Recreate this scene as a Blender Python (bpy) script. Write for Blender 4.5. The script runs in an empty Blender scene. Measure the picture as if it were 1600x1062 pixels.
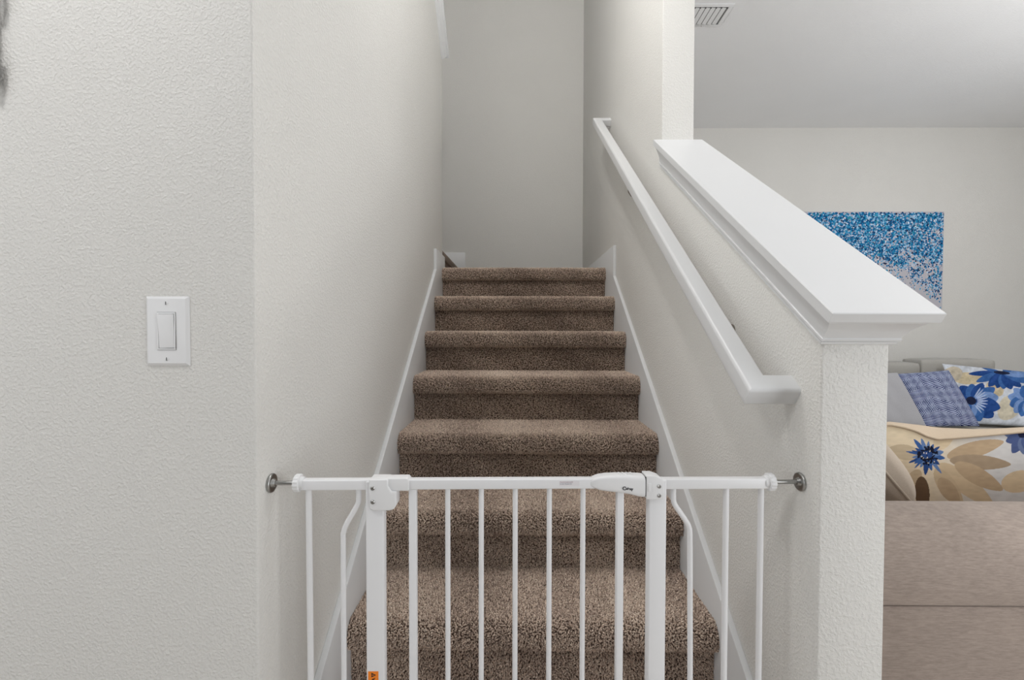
import bpy, bmesh, math, random
import numpy as np
from mathutils import Vector, Matrix, noise

C = bpy.context.scene.collection
S = bpy.context.scene

# ------------------------------------------------------------------ camera
CAMZ = 1.141
cam_d = bpy.data.cameras.new('camera'); cam = bpy.data.objects.new('camera', cam_d); C.objects.link(cam)
cam_d.sensor_width = 36.0; cam_d.lens = 36.0 * 711.0 / 1600.0; cam_d.clip_start = 0.02
p, y, r = 0.0219, 0.0093, 0.0019
fw = Vector((-math.sin(y) * math.cos(p), math.cos(y) * math.cos(p), -math.sin(p)))
rt = Vector((math.cos(y), math.sin(y), 0)); up = rt.cross(fw)
rt2 = rt * math.cos(r) + up * math.sin(r); up2 = -rt * math.sin(r) + up * math.cos(r)
m3 = Matrix((rt2, up2, -fw)).transposed()
cam.matrix_world = Matrix.Translation((0, 0, CAMZ)) @ m3.to_4x4()
S.camera = cam

# ------------------------------------------------------------------ world, lamps and added fills, exposure
w = bpy.data.worlds.new('world'); S.world = w; w.use_nodes = True
w.node_tree.nodes['Background'].inputs[0].default_value = (0.93, 0.965, 1.0, 1)
w.node_tree.nodes['Background'].inputs[1].default_value = 0.05
S.view_settings.view_transform = 'Standard'; S.view_settings.look = 'None'
S.view_settings.exposure = 0.0; S.view_settings.gamma = 1.0; S.view_settings.use_curve_mapping = False
S.cycles.use_denoising = True
S.cycles.max_bounces = 8; S.cycles.diffuse_bounces = 5; S.cycles.sample_clamp_indirect = 4.0

def area(name, loc, target, size, power, col=(1, 1, 1), sy=None):
    d = bpy.data.lights.new(name, 'AREA'); d.energy = power; d.color = col; d.size = size
    if sy: d.shape = 'RECTANGLE'; d.size_y = sy
    o = bpy.data.objects.new(name, d); C.objects.link(o); o.location = loc
    o.rotation_euler = (Vector(target) - Vector(loc)).to_track_quat('-Z', 'Y').to_euler()
    return o
def globe(name, loc, rad, power, col=(1, 1, 1)):
    d = bpy.data.lights.new(name, 'POINT'); d.energy = power; d.color = col; d.shadow_soft_size = rad
    o = bpy.data.objects.new(name, d); C.objects.link(o); o.location = loc; return o
globe('hall_fill_globe', (-1.15, 0.0, 2.45), 0.18, 23, (1.0, 0.985, 0.97))  # unseen fill added on the left to brighten the right stair wall
globe('stairwell_lamp', (-0.20, 1.75, 3.9), 0.10, 15, (1.0, 0.985, 0.97))
globe('stairwell_lamp', (-0.12, 1.25, 3.15), 0.06, 28, (1.0, 0.985, 0.97))
globe('living_room_fill', (2.1, 1.0, 2.30), 0.20, 13, (1.0, 0.99, 0.98))  # living room globes: unseen fills added to lift its walls and ceiling
globe('living_room_fill', (2.5, 1.5, 2.0), 0.15, 22, (1.0, 0.99, 0.98))
globe('living_room_fill', (3.4, 2.0, 2.0), 0.25, 19, (1.0, 0.99, 0.98))
area('hall_fill_panel', (-2.3, -0.75, 1.15), (0.5, 1.6, 1.0), 1.5, 15, (0.97, 0.985, 1.0), 1.7)  # no window here: soft panel added to light the right stair wall
area('entry_fill_panel', (2.3, -0.8, 1.15), (-0.45, 1.6, 1.0), 1.5, 35, (0.97, 0.985, 1.0), 1.7)  # invented soft panel, no opening there; lifts the left stair wall

# ------------------------------------------------------------------ helpers
def tag(o, label=None, cat=None, group=None, kind=None):
    if label: o['label'] = label
    if cat: o['category'] = cat
    if group: o['group'] = group
    if kind: o['kind'] = kind
    return o

def empty(name, loc=(0, 0, 0), rz=0):
    o = bpy.data.objects.new(name, None); C.objects.link(o); o.location = loc; o.rotation_euler = (0, 0, rz)
    o.empty_display_size = 0.05
    return o

class MB:
    def __init__(s): s.v = []; s.f = []
    def add(s, vs, fs):
        n = len(s.v); s.v += [tuple(a) for a in vs]; s.f += [tuple(i + n for i in f) for f in fs]; return s
    def box(s, x0, x1, y0, y1, z0, z1):
        return s.add([(x0, y0, z0), (x1, y0, z0), (x1, y1, z0), (x0, y1, z0), (x0, y0, z1), (x1, y0, z1), (x1, y1, z1), (x0, y1, z1)],
                     [(0, 3, 2, 1), (4, 5, 6, 7), (0, 1, 5, 4), (1, 2, 6, 5), (2, 3, 7, 6), (3, 0, 4, 7)])
    def prism(s, pts, axis, a0, a1):
        """pts: list of 2d points; axis 'x' -> (y,z), 'y' -> (x,z), 'z' -> (x,y)"""
        def P(q, a): return {'x': (a, q[0], q[1]), 'y': (q[0], a, q[1]), 'z': (q[0], q[1], a)}[axis]
        n = len(pts)
        vs = [P(q, a0) for q in pts] + [P(q, a1) for q in pts]
        fs = [tuple(range(n)), tuple(range(2 * n - 1, n - 1, -1))] + [(i, i + n, (i + 1) % n + n, (i + 1) % n) for i in range(n)]
        return s.add(vs, fs)
    def loft(s, rings, closed=True, caps=True):
        n = len(rings[0]); vs = [q for R_ in rings for q in R_]; fs = []
        for k in range(len(rings) - 1):
            for i in range(n if closed else n - 1):
                j = (i + 1) % n
                fs.append((k * n + i, k * n + j, (k + 1) * n + j, (k + 1) * n + i))
        if caps and closed:
            fs.append(tuple(range(n - 1, -1, -1))); fs.append(tuple((len(rings) - 1) * n + i for i in range(n)))
        return s.add(vs, fs)
    def lathe(s, origin, axis, prof, n=32):
        """prof: (distance along axis, radius)"""
        a = Vector(axis).normalized(); u = a.orthogonal().normalized(); v = a.cross(u); o = Vector(origin)
        rings = []
        for t, rad in prof:
            rings.append([o + a * t + (u * math.cos(2 * math.pi * i / n) + v * math.sin(2 * math.pi * i / n)) * max(rad, 1e-5) for i in range(n)])
        return s.loft(rings)
    def tube(s, path, rad, n=14, up=(0, 1, 0), ry=None):
        P = [Vector(q) for q in path]; U = Vector(up); rings = []
        for i, q in enumerate(P):
            t = (P[min(i + 1, len(P) - 1)] - P[max(i - 1, 0)]).normalized()
            a = t.cross(U).normalized(); b = a.cross(t).normalized()
            rings.append([q + a * rad * math.cos(2 * math.pi * k / n) + b * (ry or rad) * math.sin(2 * math.pi * k / n) for k in range(n)])
        return s.loft(rings)
    def build(s, name, mat, parent=None, bevel=0, smooth=None, seg=3):
        me = bpy.data.meshes.new(name); me.from_pydata(s.v, [], s.f); me.validate()
        bm = bmesh.new(); bm.from_mesh(me); bmesh.ops.remove_doubles(bm, verts=bm.verts, dist=1e-6)
        bmesh.ops.recalc_face_normals(bm, faces=bm.faces)
        if bevel:
            es = [e for e in bm.edges if len(e.link_faces) == 2 and e.calc_face_angle() > math.radians(35)]
            bmesh.ops.bevel(bm, geom=es, offset=bevel, segments=seg, affect='EDGES', profile=0.5, clamp_overlap=True)
        bm.to_mesh(me); bm.free()
        for q in me.polygons: q.use_smooth = True
        me.set_sharp_from_angle(angle=math.radians(smooth or (28 if not bevel else 50)))
        me.materials.append(mat)
        o = bpy.data.objects.new(name, me); C.objects.link(o)
        if parent: o.parent = parent
        return o

# ------------------------------------------------------------------ materials
def newmat(name, col, rough=0.6, metal=0, spec=0.5):
    m = bpy.data.materials.new(name); m.use_nodes = True; b = m.node_tree.nodes['Principled BSDF']
    b.inputs['Base Color'].default_value = (*col, 1); b.inputs['Roughness'].default_value = rough
    b.inputs['Metallic'].default_value = metal; b.inputs['Specular IOR Level'].default_value = spec
    return m
def nd(m, t, **kw):
    n = m.node_tree.nodes.new(t)
    for k, v in kw.items():
        if k in n.inputs: n.inputs[k].default_value = v
        else: setattr(n, k, v)
    return n
def lk(m, a, b): m.node_tree.links.new(a, b)
def bump(m, src, strength, dist):
    b = nd(m, 'ShaderNodeBump', Strength=strength, Distance=dist); lk(m, src, b.inputs['Height'])
    lk(m, b.outputs[0], m.node_tree.nodes['Principled BSDF'].inputs['Normal']); return b

def wall_mat(name, col, k=1.0):
    m = newmat(name, col, 0.55, 0, 0.35)
    tc = nd(m, 'ShaderNodeTexCoord')
    n1 = nd(m, 'ShaderNodeTexNoise', Scale=190.0, Detail=2.0, Roughness=0.5)
    n2 = nd(m, 'ShaderNodeTexNoise', Scale=260.0, Detail=2.0)
    n3 = nd(m, 'ShaderNodeTexNoise', Scale=3.0, Detail=2.0)
    for n in (n1, n2, n3): lk(m, tc.outputs['Object'], n.inputs['Vector'])
    rmp = nd(m, 'ShaderNodeValToRGB'); rmp.color_ramp.elements[0].position = 0.42; rmp.color_ramp.elements[1].position = 0.66
    lk(m, n1.outputs[0], rmp.inputs[0])
    mx = nd(m, 'ShaderNodeMath', operation='MULTIPLY_ADD'); lk(m, n2.outputs[0], mx.inputs[0]); mx.inputs[1].default_value = 0.35
    lk(m, rmp.outputs[0], mx.inputs[2])
    bump(m, mx.outputs[0], 0.62 * k, 0.0012)
    cr = nd(m, 'ShaderNodeMix', data_type='RGBA')
    lk(m, n3.outputs[0], cr.inputs[0])
    cr.inputs[6].default_value = (*[c * 0.97 for c in col], 1); cr.inputs[7].default_value = (*[min(1, c * 1.02) for c in col], 1)
    lk(m, cr.outputs[2], m.node_tree.nodes['Principled BSDF'].inputs['Base Color'])
    return m
M_wall = wall_mat('greige_orange_peel_paint', (0.765, 0.757, 0.73))
M_ceil = wall_mat('white_ceiling_paint', (0.875, 0.885, 0.90), 0.7)
M_trim = newmat('white_semi_gloss_trim', (0.74, 0.75, 0.762), 0.32)
M_gate = newmat('white_powder_coat', (0.83, 0.835, 0.85), 0.35)
M_plastic = newmat('white_plastic', (0.82, 0.825, 0.835), 0.38)
M_steel = newmat('zinc_plated_steel', (0.42, 0.42, 0.41), 0.32, 1.0)
M_dark = newmat('dark_gap', (0.02, 0.02, 0.02), 0.8)
M_black = newmat('black_ink', (0.015, 0.013, 0.012), 0.6)
M_grey_ink = newmat('dark_grey_ink', (0.05, 0.05, 0.055), 0.5)
M_orange = newmat('orange_sticker', (0.95, 0.25, 0.015), 0.5)
M_label = newmat('white_paper_label', (0.80, 0.78, 0.80), 0.5)
M_bronze = newmat('brushed_nickel', (0.30, 0.27, 0.24), 0.35, 1.0)
M_iron = newmat('dark_iron', (0.035, 0.035, 0.035), 0.5, 0.6)
M_floor = newmat('beige_tile', (0.55, 0.50, 0.44), 0.4)
tcf = nd(M_floor, 'ShaderNodeTexCoord'); bk = nd(M_floor, 'ShaderNodeTexBrick', Scale=2.2)
bk.offset = 0.0; bk.inputs['Color1'].default_value = (0.56, 0.51, 0.45, 1); bk.inputs['Color2'].default_value = (0.53, 0.48, 0.42, 1)
bk.inputs['Mortar'].default_value = (0.35, 0.32, 0.29, 1); bk.inputs['Mortar Size'].default_value = 0.01
lk(M_floor, tcf.outputs['Object'], bk.inputs['Vector']); lk(M_floor, bk.outputs[0], M_floor.node_tree.nodes['Principled BSDF'].inputs['Base Color'])

def fabric(name, col, streak=True, k=1.0):
    m = newmat(name, col, 0.9, 0, 0.15); tc = nd(m, 'ShaderNodeTexCoord'); mp = nd(m, 'ShaderNodeMapping')
    mp.inputs['Scale'].default_value = (60, 60, 420) if streak else (350, 350, 350)
    lk(m, tc.outputs['Object'], mp.inputs[0]); n1 = nd(m, 'ShaderNodeTexNoise', Scale=1.0, Detail=4.0, Roughness=0.65); lk(m, mp.outputs[0], n1.inputs['Vector'])
    n2 = nd(m, 'ShaderNodeTexNoise', Scale=9.0, Detail=2.0); lk(m, tc.outputs['Object'], n2.inputs['Vector'])
    ad = nd(m, 'ShaderNodeMath', operation='MULTIPLY_ADD'); lk(m, n2.outputs[0], ad.inputs[0]); ad.inputs[1].default_value = 0.3; lk(m, n1.outputs[0], ad.inputs[2])
    rp = nd(m, 'ShaderNodeValToRGB'); rp.color_ramp.elements[0].position = 0.35; rp.color_ramp.elements[1].position = 0.95
    rp.color_ramp.elements[0].color = (*[c * (1 - 0.28 * k) for c in col], 1); rp.color_ramp.elements[1].color = (*[min(1, c * (1 + 0.22 * k)) for c in col], 1)
    lk(m, ad.outputs[0], rp.inputs[0]); lk(m, rp.outputs[0], m.node_tree.nodes['Principled BSDF'].inputs['Base Color'])
    bump(m, n1.outputs[0], 0.4, 0.001)
    m.node_tree.nodes['Principled BSDF'].inputs['Sheen Weight'].default_value = 0.15
    return m
M_taupe = fabric('taupe_streaked_upholstery', (0.36, 0.295, 0.255))
M_grey_up = fabric('grey_upholstery', (0.43, 0.418, 0.39), False, 0.5)
M_lilac = fabric('pale_grey_linen', (0.42, 0.42, 0.445), False, 0.5)
M_beige = fabric('beige_linen', (0.50, 0.42, 0.34), False, 0.5)
M_tan = fabric('tan_cotton', (0.56, 0.45, 0.33), False, 0.4)

def print_mat(name):
    m = newmat(name, (1, 1, 1), 0.85, 0, 0.15); a = nd(m, 'ShaderNodeVertexColor'); a.layer_name = 'print'
    lk(m, a.outputs[0], m.node_tree.nodes['Principled BSDF'].inputs['Base Color'])
    tc = nd(m, 'ShaderNodeTexCoord'); n = nd(m, 'ShaderNodeTexNoise', Scale=500.0); lk(m, tc.outputs['Object'], n.inputs['Vector']); bump(m, n.outputs[0], 0.3, 0.0006)
    return m
M_print = print_mat('printed_cotton')

# carpet
def carpet_mat():
    m = newmat('brown_frieze_carpet', (0.2, 0.15, 0.12), 0.85, 0, 0.25)
    a = nd(m, 'ShaderNodeVertexColor'); a.layer_name = 'yarn'
    rp = nd(m, 'ShaderNodeValToRGB'); e = rp.color_ramp.elements
    e[0].position = 0; e[0].color = (0.26, 0.19, 0.155, 1); e[1].position = 1; e[1].color = (0.90, 0.76, 0.64, 1)
    x = e.new(0.5); x.color = (0.64, 0.505, 0.415, 1)
    lk(m, a.outputs[0], rp.inputs[0]); lk(m, rp.outputs[0], m.node_tree.nodes['Principled BSDF'].inputs['Base Color'])
    return m
M_pile = carpet_mat()
M_back = newmat('brown_carpet_backing', (0.16, 0.12, 0.095), 0.95, 0, 0.1)
tcb = nd(M_back, 'ShaderNodeTexCoord'); vb = nd(M_back, 'ShaderNodeTexVoronoi', Scale=170.0); lk(M_back, tcb.outputs['Object'], vb.inputs['Vector']); bump(M_back, vb.outputs[0], 0.8, 0.004)

# ------------------------------------------------------------------ the room shell
XL, XR, T = -0.456, 0.5429, 0.119
YF, YK, YC, YB = 0.7902, 0.8127, 1.7239, 3.757
ZC = 2.787
CR = 0.6965          # slope of the knee wall cap
RI, RUN, D0, Z0 = 0.1891, 0.254, 1.1616, 0.378   # riser, run, nosing of the second step

def struct(o): o['kind'] = 'structure'; return o
YJ = YF + 0.119
struct(MB().prism([(YJ, 0), (2.8076, 0), (2.8076, 2.785), (YJ, 4.31)], 'x', XL - T, XL).build('wall_left', M_wall))
q = 0.004; ca_ = [(XL - q + q * math.cos(math.radians(t)), YF + q + q * math.sin(math.radians(t))) for t in (0, -22, -45, -68, -90)]
struct(MB().prism([(-3.2, YF), (-3.2, YJ), (XL, YJ)] + ca_, 'z', 0, 4.2).build('wall_front', M_wall, smooth=32))
struct(MB().prism([(YK, 0), (YK, 1.150), (YC, 1.150 + CR * (YC - YK)), (YC, 5.2), (YB, 5.2), (YB, 0)], 'x', XR, XR + T).build('wall_right', M_wall, bevel=0.004))
struct(MB().box(-2.6, 6.0, YB, YB + 0.12, 0, 5.2).build('wall_back', M_wall))
struct(MB().box(6.0, 6.12, -1.6, YB, 0, ZC).build('wall_side', M_wall))
struct(MB().box(-3.2, 6.0, -4.2, YB, -0.08, 0).build('floor', M_floor))
cl = MB().box(XR + T, 6.12, -1.6, YB, ZC, ZC + 0.25)
struct(cl.build('ceiling', M_ceil))
struct(MB().box(-3.2, XR + T, -1.6, 0.72, ZC + 0.001, ZC + 0.25).build('ceiling', M_ceil))
struct(MB().box(-2.6, XR + T, 0.72, YB, 5.2, 5.3).build('ceiling', M_ceil))
struct(MB().box(-2.6, XR + T, 0.60, 0.72, ZC, 5.2).build('wall_upper', M_wall))
struct(MB().box(-2.7, -2.6, 0.60, YB, 0, 5.3).build('wall_far_left', M_wall))

# sloped cap on the knee wall: crown moulding under a flat board, all square to the slope
th = math.atan(CR); sv = Vector((0, math.cos(th), math.sin(th))); nv = Vector((0, -math.sin(th), math.cos(th)))
def cap_ring(o_, h):
    O = Vector((0, YK, 1.120)); uf = ((YC - YK) + h * math.sin(th)) / math.cos(th) - 0.0006
    pts = []
    for x, u in ((XR - o_, uf), (XR - o_, -o_), (XR + T + o_, -o_), (XR + T + o_, uf)):
        q = O + sv * u + nv * h; q.x = x; pts.append(q)
    return pts
crown = [(0.0, 0), (0.0055, 0), (0.0068, 0.0015), (0.0068, 0.0060), (0.0045, 0.0070), (0.0045, 0.0085), (0.0095, 0.0095), (0.0098, 0.0135), (0.0078, 0.0150), (0.0092, 0.022), (0.0115, 0.032), (0.0150, 0.042), (0.0195, 0.050), (0.022, 0.055), (0.022, 0.062)]
cap = MB().loft([cap_ring(*q) for q in crown]).build('trim_1', M_trim, smooth=20); struct(cap)
bd = [(0.030, 0.0622), (0.032, 0.0640), (0.032, 0.0805), (0.0305, 0.082)]
struct(MB().loft([cap_ring(*q) for q in bd]).build('trim_2', M_trim, smooth=20))
#

# stair skirt boards with a plumb step up to the landing base
def skirt(name, X0, X1, zs, ypk, zpk, yend):
    sl = RI / RUN
    f = lambda Y: CAMZ + zs + sl * (Y - D0)
    pts = [(0.86, 0.0), (0.86, f(0.86)), (ypk, f(ypk)), (ypk, zpk), (yend, zpk), (yend, 0.0)]
    return struct(MB().prism(pts, 'x', X0, X1).build(name, M_trim, bevel=0.0018))
skirt('trim_3', XL, -0.440, -0.6738, 2.515, 1.589, 2.8076)
skirt('trim_4', 0.527, XR, -0.6947, 2.490, 1.602, YB)
# skirt board of the upper flight on the back wall
struct(MB().box(-2.2, -0.421, YB - 0.016, YB, 1.50, 1.775).build('trim_5', M_trim, bevel=0.002))
# raking cap of the upper flight's half wall, seen from below
d = Vector((0, -0.2160, 0.1819)).normalized(); n_ = Vector((0, d.z, -d.y))
def rk(o0, o1, h0, h1, st=0.0):
    mb = MB(); A = Vector((0, 2.800, 2.795)); rr = []
    for t in (st, 2.4):
        rr.append([A + d * t + n_ * h + Vector((x, 0, 0)) for x, h in ((XL - T - o0, h0), (XL + o0, h0), (XL + o1, h1), (XL - T - o1, h1))])
    return rr
mb = MB(); mb.loft(rk(0.012, 0.030, -0.022, 0.022)); mb.loft(rk(0.040, 0.040, 0.0221, 0.046, -0.012))
struct(mb.build('trim_6', M_trim))

# ------------------------------------------------------------------ staircase
stair = empty('staircase', (0.0436, 0.95, 0))
tag(stair, 'carpeted staircase in shaggy brown pile rising behind the white gate', 'staircase')
X0, X1 = -0.4398, 0.5268
rng = np.random.default_rng(5)

def step_profile(n, last=False):
    """open profile from the foot of the riser up round the nosing to the back of the tread: list of (y, z)"""
    zt = Z0 + n * RI; yf = D0 + n * RUN; yr = yf + 0.030; ins = 0.0065
    zt -= ins; yf += ins; yr += ins
    zb = Z0 + n * RI - 0.071
    zlow = max(Z0 + (n - 1) * RI - ins, 0)
    P = [(yr, zlow), (yr, zb + 0.004), (yr - 0.003, zb), (yf + 0.012, zb), (yf + 0.003, zb + 0.004), (yf, zb + 0.014), (yf, zt - 0.030)]
    R_ = 0.030
    for a in (22, 45, 68, 90):
        t = math.radians(a); P.append((yf + R_ * (1 - math.cos(t)), zt - R_ + R_ * math.sin(t)))
    yend = yf + RUN + 0.030 if not last else YB - 0.002
    P.append((yf + 0.11, zt - 0.001)); P.append((yend, zt))
    return P

def pile(P, x0, x1, spacing, parent, name='carpet_pile', length=0.0080, rad=0.00225, ylim=None):
    P = np.array(P); seg = P[1:] - P[:-1]; L = np.hypot(seg[:, 0], seg[:, 1]); cum = np.concatenate([[0], np.cumsum(L)]); tot = cum[-1]
    ns, nx = int(tot / spacing), int((x1 - x0) / spacing)
    gs, gx = np.meshgrid(np.arange(ns), np.arange(nx), indexing='ij')
    s_ = (gs.ravel() + 0.5 + rng.uniform(-.45, .45, ns * nx)) * spacing; x_ = x0 + (gx.ravel() + 0.5 + rng.uniform(-.45, .45, ns * nx)) * (x1 - x0) / nx
    s_ = np.clip(s_, 0, tot - 1e-6); k = np.clip(np.searchsorted(cum, s_, side='right') - 1, 0, len(L) - 1)
    t = (s_ - cum[k]) / L[k]
    pos = np.stack([x_, P[k, 0] + seg[k, 0] * t, P[k, 1] + seg[k, 1] * t], 1)
    nrm = np.stack([np.zeros(len(k)), -seg[k, 1] / L[k], seg[k, 0] / L[k]], 1)
    if ylim is not None:
        keep = pos[:, 1] < ylim; pos, nrm = pos[keep], nrm[keep]
    N = len(pos)
    # low frequency lean so neighbouring yarns comb together a little
    ph = np.stack([np.sin(pos[:, 0] * 31 + pos[:, 2] * 17), np.cos(pos[:, 0] * 23 + pos[:, 1] * 29)], 1) * 0.25
    lean = rng.normal(0, 0.62, (N, 3)); lean[:, 0] += ph[:, 0]; lean[:, 2] += ph[:, 1]
    lean -= nrm * (lean * nrm).sum(1, keepdims=True)
    tip = nrm + lean; tip /= np.linalg.norm(tip, axis=1, keepdims=True)
    mid = nrm + lean * 0.35 + rng.normal(0, .2, (N, 3)); mid /= np.linalg.norm(mid, axis=1, keepdims=True)
    ln = length * rng.uniform(0.72, 1.2, (N, 1)); rd = rad * rng.uniform(0.75, 1.2, (N, 1))
    c0 = pos - nrm * 0.002; c1 = c0 + mid * ln * 0.6; c2 = c1 + tip * ln * 0.5; c3 = c2 + tip * ln * 0.14
    # side margin: keep the ends inside the boards
    for c in (c1, c2, c3): c[:, 0] = np.clip(c[:, 0], x0 - 0.001 + 0.002, x1 - 0.001)
    ref = np.tile(np.array([[1.0, .3, .2]]), (N, 1)); a = np.cross(tip, ref); a /= np.linalg.norm(a, axis=1, keepdims=True); b = np.cross(tip, a)
    vs = []
    for c, s2 in ((c0, 0.8), (c1, 1.0), (c2, 0.85)):
        for q in range(3):
            an = q * 2 * math.pi / 3
            vs.append(c + (a * math.cos(an) + b * math.sin(an)) * rd * s2)
    vs.append(c3)
    V = np.stack(vs, 1).reshape(-1, 3)
    V[:, 0] = np.clip(V[:, 0], x0, x1)
    base = (np.arange(N) * 10)[:, None]
    quads = []
    for k2 in (0, 3):
        for q in range(3):
            j = (q + 1) % 3; quads.append(np.concatenate([base + k2 + q, base + k2 + j, base + k2 + 3 + j, base + k2 + 3 + q], 1))
    quads = np.stack(quads, 1).reshape(-1, 4)
    tris = np.stack([np.concatenate([base + 6 + q, base + 6 + (q + 1) % 3, base + 9], 1) for q in range(3)], 1).reshape(-1, 3)
    loops = np.concatenate([quads.ravel(), tris.ravel()])
    starts = np.concatenate([np.arange(len(quads)) * 4, len(quads) * 4 + np.arange(len(tris)) * 3])
    me = bpy.data.meshes.new(name); me.vertices.add(len(V)); me.vertices.foreach_set('co', V.astype(np.float32).ravel())
    me.loops.add(len(loops)); me.loops.foreach_set('vertex_index', loops.astype(np.int32))
    me.polygons.add(len(starts)); me.polygons.foreach_set('loop_start', starts.astype(np.int32))
    me.polygons.foreach_set('use_smooth', np.ones(len(starts), bool))
    me.update(calc_edges=True)
    # yarn colour: each strand has its own shade, with broad uneven wear
    mott = 0.5 + 0.10 * np.sin(pos[:, 0] * 9.1 + pos[:, 1] * 4) + 0.08 * np.sin(pos[:, 0] * 21 + pos[:, 2] * 37)
    col = np.clip(rng.normal(0, .19, N) + mott, 0, 1)
    ca = np.repeat(col, 10); ca = np.stack([ca, ca, ca, np.ones_like(ca)], 1)
    at = me.color_attributes.new('yarn', 'FLOAT_COLOR', 'POINT'); at.data.foreach_set('color', ca.astype(np.float32).ravel())
    me.materials.append(M_pile)
    o = bpy.data.objects.new(name, me); C.objects.link(o); o.parent = parent; o['kind'] = 'stuff'
    return o

def child_at_world(o, par):
    o.parent = par; o.matrix_parent_inverse = Matrix.Translation(-Vector(par.location))
for n in range(-1, 7):
    last = n == 6
    P = step_profile(n, last)
    zt = P[-1][1]
    poly = P + [(P[-1][0], zt - 0.10), (P[0][0] + 0.06, max(P[0][1] - 0.02, 0.0))]
    st = MB().prism(poly, 'x', X0, X1).build('step', M_back, smooth=60); child_at_world(st, stair)
    if last:
        P = [q for q in P if True]
    sp = 0.0036 if n <= 1 else (0.0040 if n <= 3 else 0.0044)
    pile(P, X0, X1, sp, st, ylim=(3.0 if last else None))
# first step of the upper flight, turning left off the landing
P = [(-0.489, 1.506), (-0.489, 1.600), (-0.475, 1.604), (-0.470, 1.615), (-0.470, 1.640), (-0.480, 1.655), (-0.80, 1.655)]
M_riser = fabric('brown_frieze_riser', (0.30, 0.225, 0.175), False, 1.6)
st = MB().prism([(q[0], q[1]) for q in P] + [(-0.80, 1.506)], 'y', 2.815, YB - 0.018).build('step', M_riser); child_at_world(st, stair)
st = MB().box(-0.80, -0.44, 2.8080, YB - 0.018, 1.40, 1.5055).build('step', M_back); child_at_world(st, stair)

# ------------------------------------------------------------------ handrail
hr = empty('handrail', (0.470, 1.79, 1.69))
tag(hr, 'white painted wooden handrail sloping up the right wall with returned ends', 'handrail')
ts = math.atan(0.744); s2 = Vector((0, math.cos(ts), math.sin(ts))); n2 = Vector((0, -math.sin(ts), math.cos(ts))); ex = Vector((1, 0, 0))
A = Vector((0.4675, 0.897, 1.0250)); B = A + s2 * ((2.672 - 0.897) / math.cos(ts))
W2, H2, RR = 0.0235, 0.0205, 0.0075
sec = []
for cx, cy, a0 in ((W2 - RR, H2 - RR, 0), (-W2 + RR, H2 - RR, 90), (-W2 + RR, -H2 + RR, 180), (W2 - RR, -H2 + RR, 270)):
    for k in range(7):
        t = math.radians(a0 + 15 * k); sec.append((cx + RR * math.cos(t), cy + RR * math.sin(t)))
wallx = XR - A.x
rings = []
rings.append([A + ex * wallx + s2 * (u) * 1.0 + n2 * v for u, v in [(-q[0] * -1, q[1]) for q in sec]])
# at the near corner the outer side (away from the wall) mitres
rings_pts = []
def ring(c, du, dv=0):
    # du: function of side offset w -> displacement
    return [c + du(w) + n2 * h for w, h in sec]
r0 = ring(A + ex * wallx, lambda w_: s2 * w_)
r1 = ring(A, lambda w_: s2 * w_ + ex * w_)
r2 = ring(B, lambda w_: -s2 * w_ + ex * w_)
r3 = ring(B + ex * wallx, lambda w_: -s2 * w_)
rail = MB()
rail.loft([r0, r1]); ret1 = rail.build('rail_return', M_trim, smooth=30)
rail = MB(); rail.loft([r1, r2]); rl = rail.build('rail', M_trim, smooth=30)
rail = MB(); rail.loft([r2, r3]); ret2 = rail.build('rail_return', M_trim, smooth=30)
for o in (ret1, rl, ret2): child_at_world(o, hr)
for Y, z in ((1.150, 1.140), (1.921, 1.700), (2.600, 2.215)):
    zr = A.z + 0.744 * (Y - A.y)
    b = MB(); b.lathe((XR, Y, z), (-1, 0, 0), [(0, 0.017), (0.003, 0.017), (0.006, 0.013), (0.008, 0.006), (0.008, 0)], 24)
    b.tube([(XR - 0.006, Y, z), (XR - 0.04, Y, z), (XR - 0.062, Y, z + 0.006), (A.x + 0.004, Y, z + 0.02), (A.x, Y, zr - 0.026)], 0.006, 12)
    b.lathe((A.x, Y, zr - 0.030), n2, [(0, 0.0), (0, 0.014), (0.006, 0.014), (0.006, 0)], 20)
    o = b.build('bracket', M_bronze); child_at_world(o, hr)

# ------------------------------------------------------------------ light switch
sw = empty('light_switch', (-0.6073, YF, 1.1380))
tag(sw, 'white rocker light switch with plate on the plain wall left of the stairs', 'light switch')
hw, hh = 0.0376, 0.0604
MB().loft([[(x * (hw - i), -dd, z * (hh - i)) for x, z in ((-1, -1), (1, -1), (1, 1), (-1, 1))] for dd, i in ((0, 0), (0.0015, 0), (0.0050, 0.0045), (0.0052, 0.006))]).build('plate', M_plastic, sw, smooth=20)
fr = MB()
o0, o1, zo0, zo1 = 0.0160, 0.0138, 0.0325, 0.0300
fr.box(-o0, o0, -0.0068, -0.0050, zo1, zo0); fr.box(-o0, o0, -0.0068, -0.0050, -zo0, -zo1)
fr.box(-o0, -o1, -0.0068, -0.0050, -zo1, zo1); fr.box(o1, o0, -0.0068, -0.0050, -zo1, zo1)
fr.build('rocker_frame', M_plastic, sw, bevel=0.0004)
MB().box(-o0 - .0006, o0 + .0006, -0.00535, -0.0050, -zo0 - .0006, zo0 + .0006).build('gap', newmat('grey_gap', (0.25, 0.25, 0.25), 0.7), sw)
MB().prism([(-0.0050, -0.0294), (-0.0058, -0.0294), (-0.0072, 0.0), (-0.0098, 0.0294), (-0.0050, 0.0294)], 'x', -0.0132, 0.0132).build('rocker', M_plastic, sw, bevel=0.0005)
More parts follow.
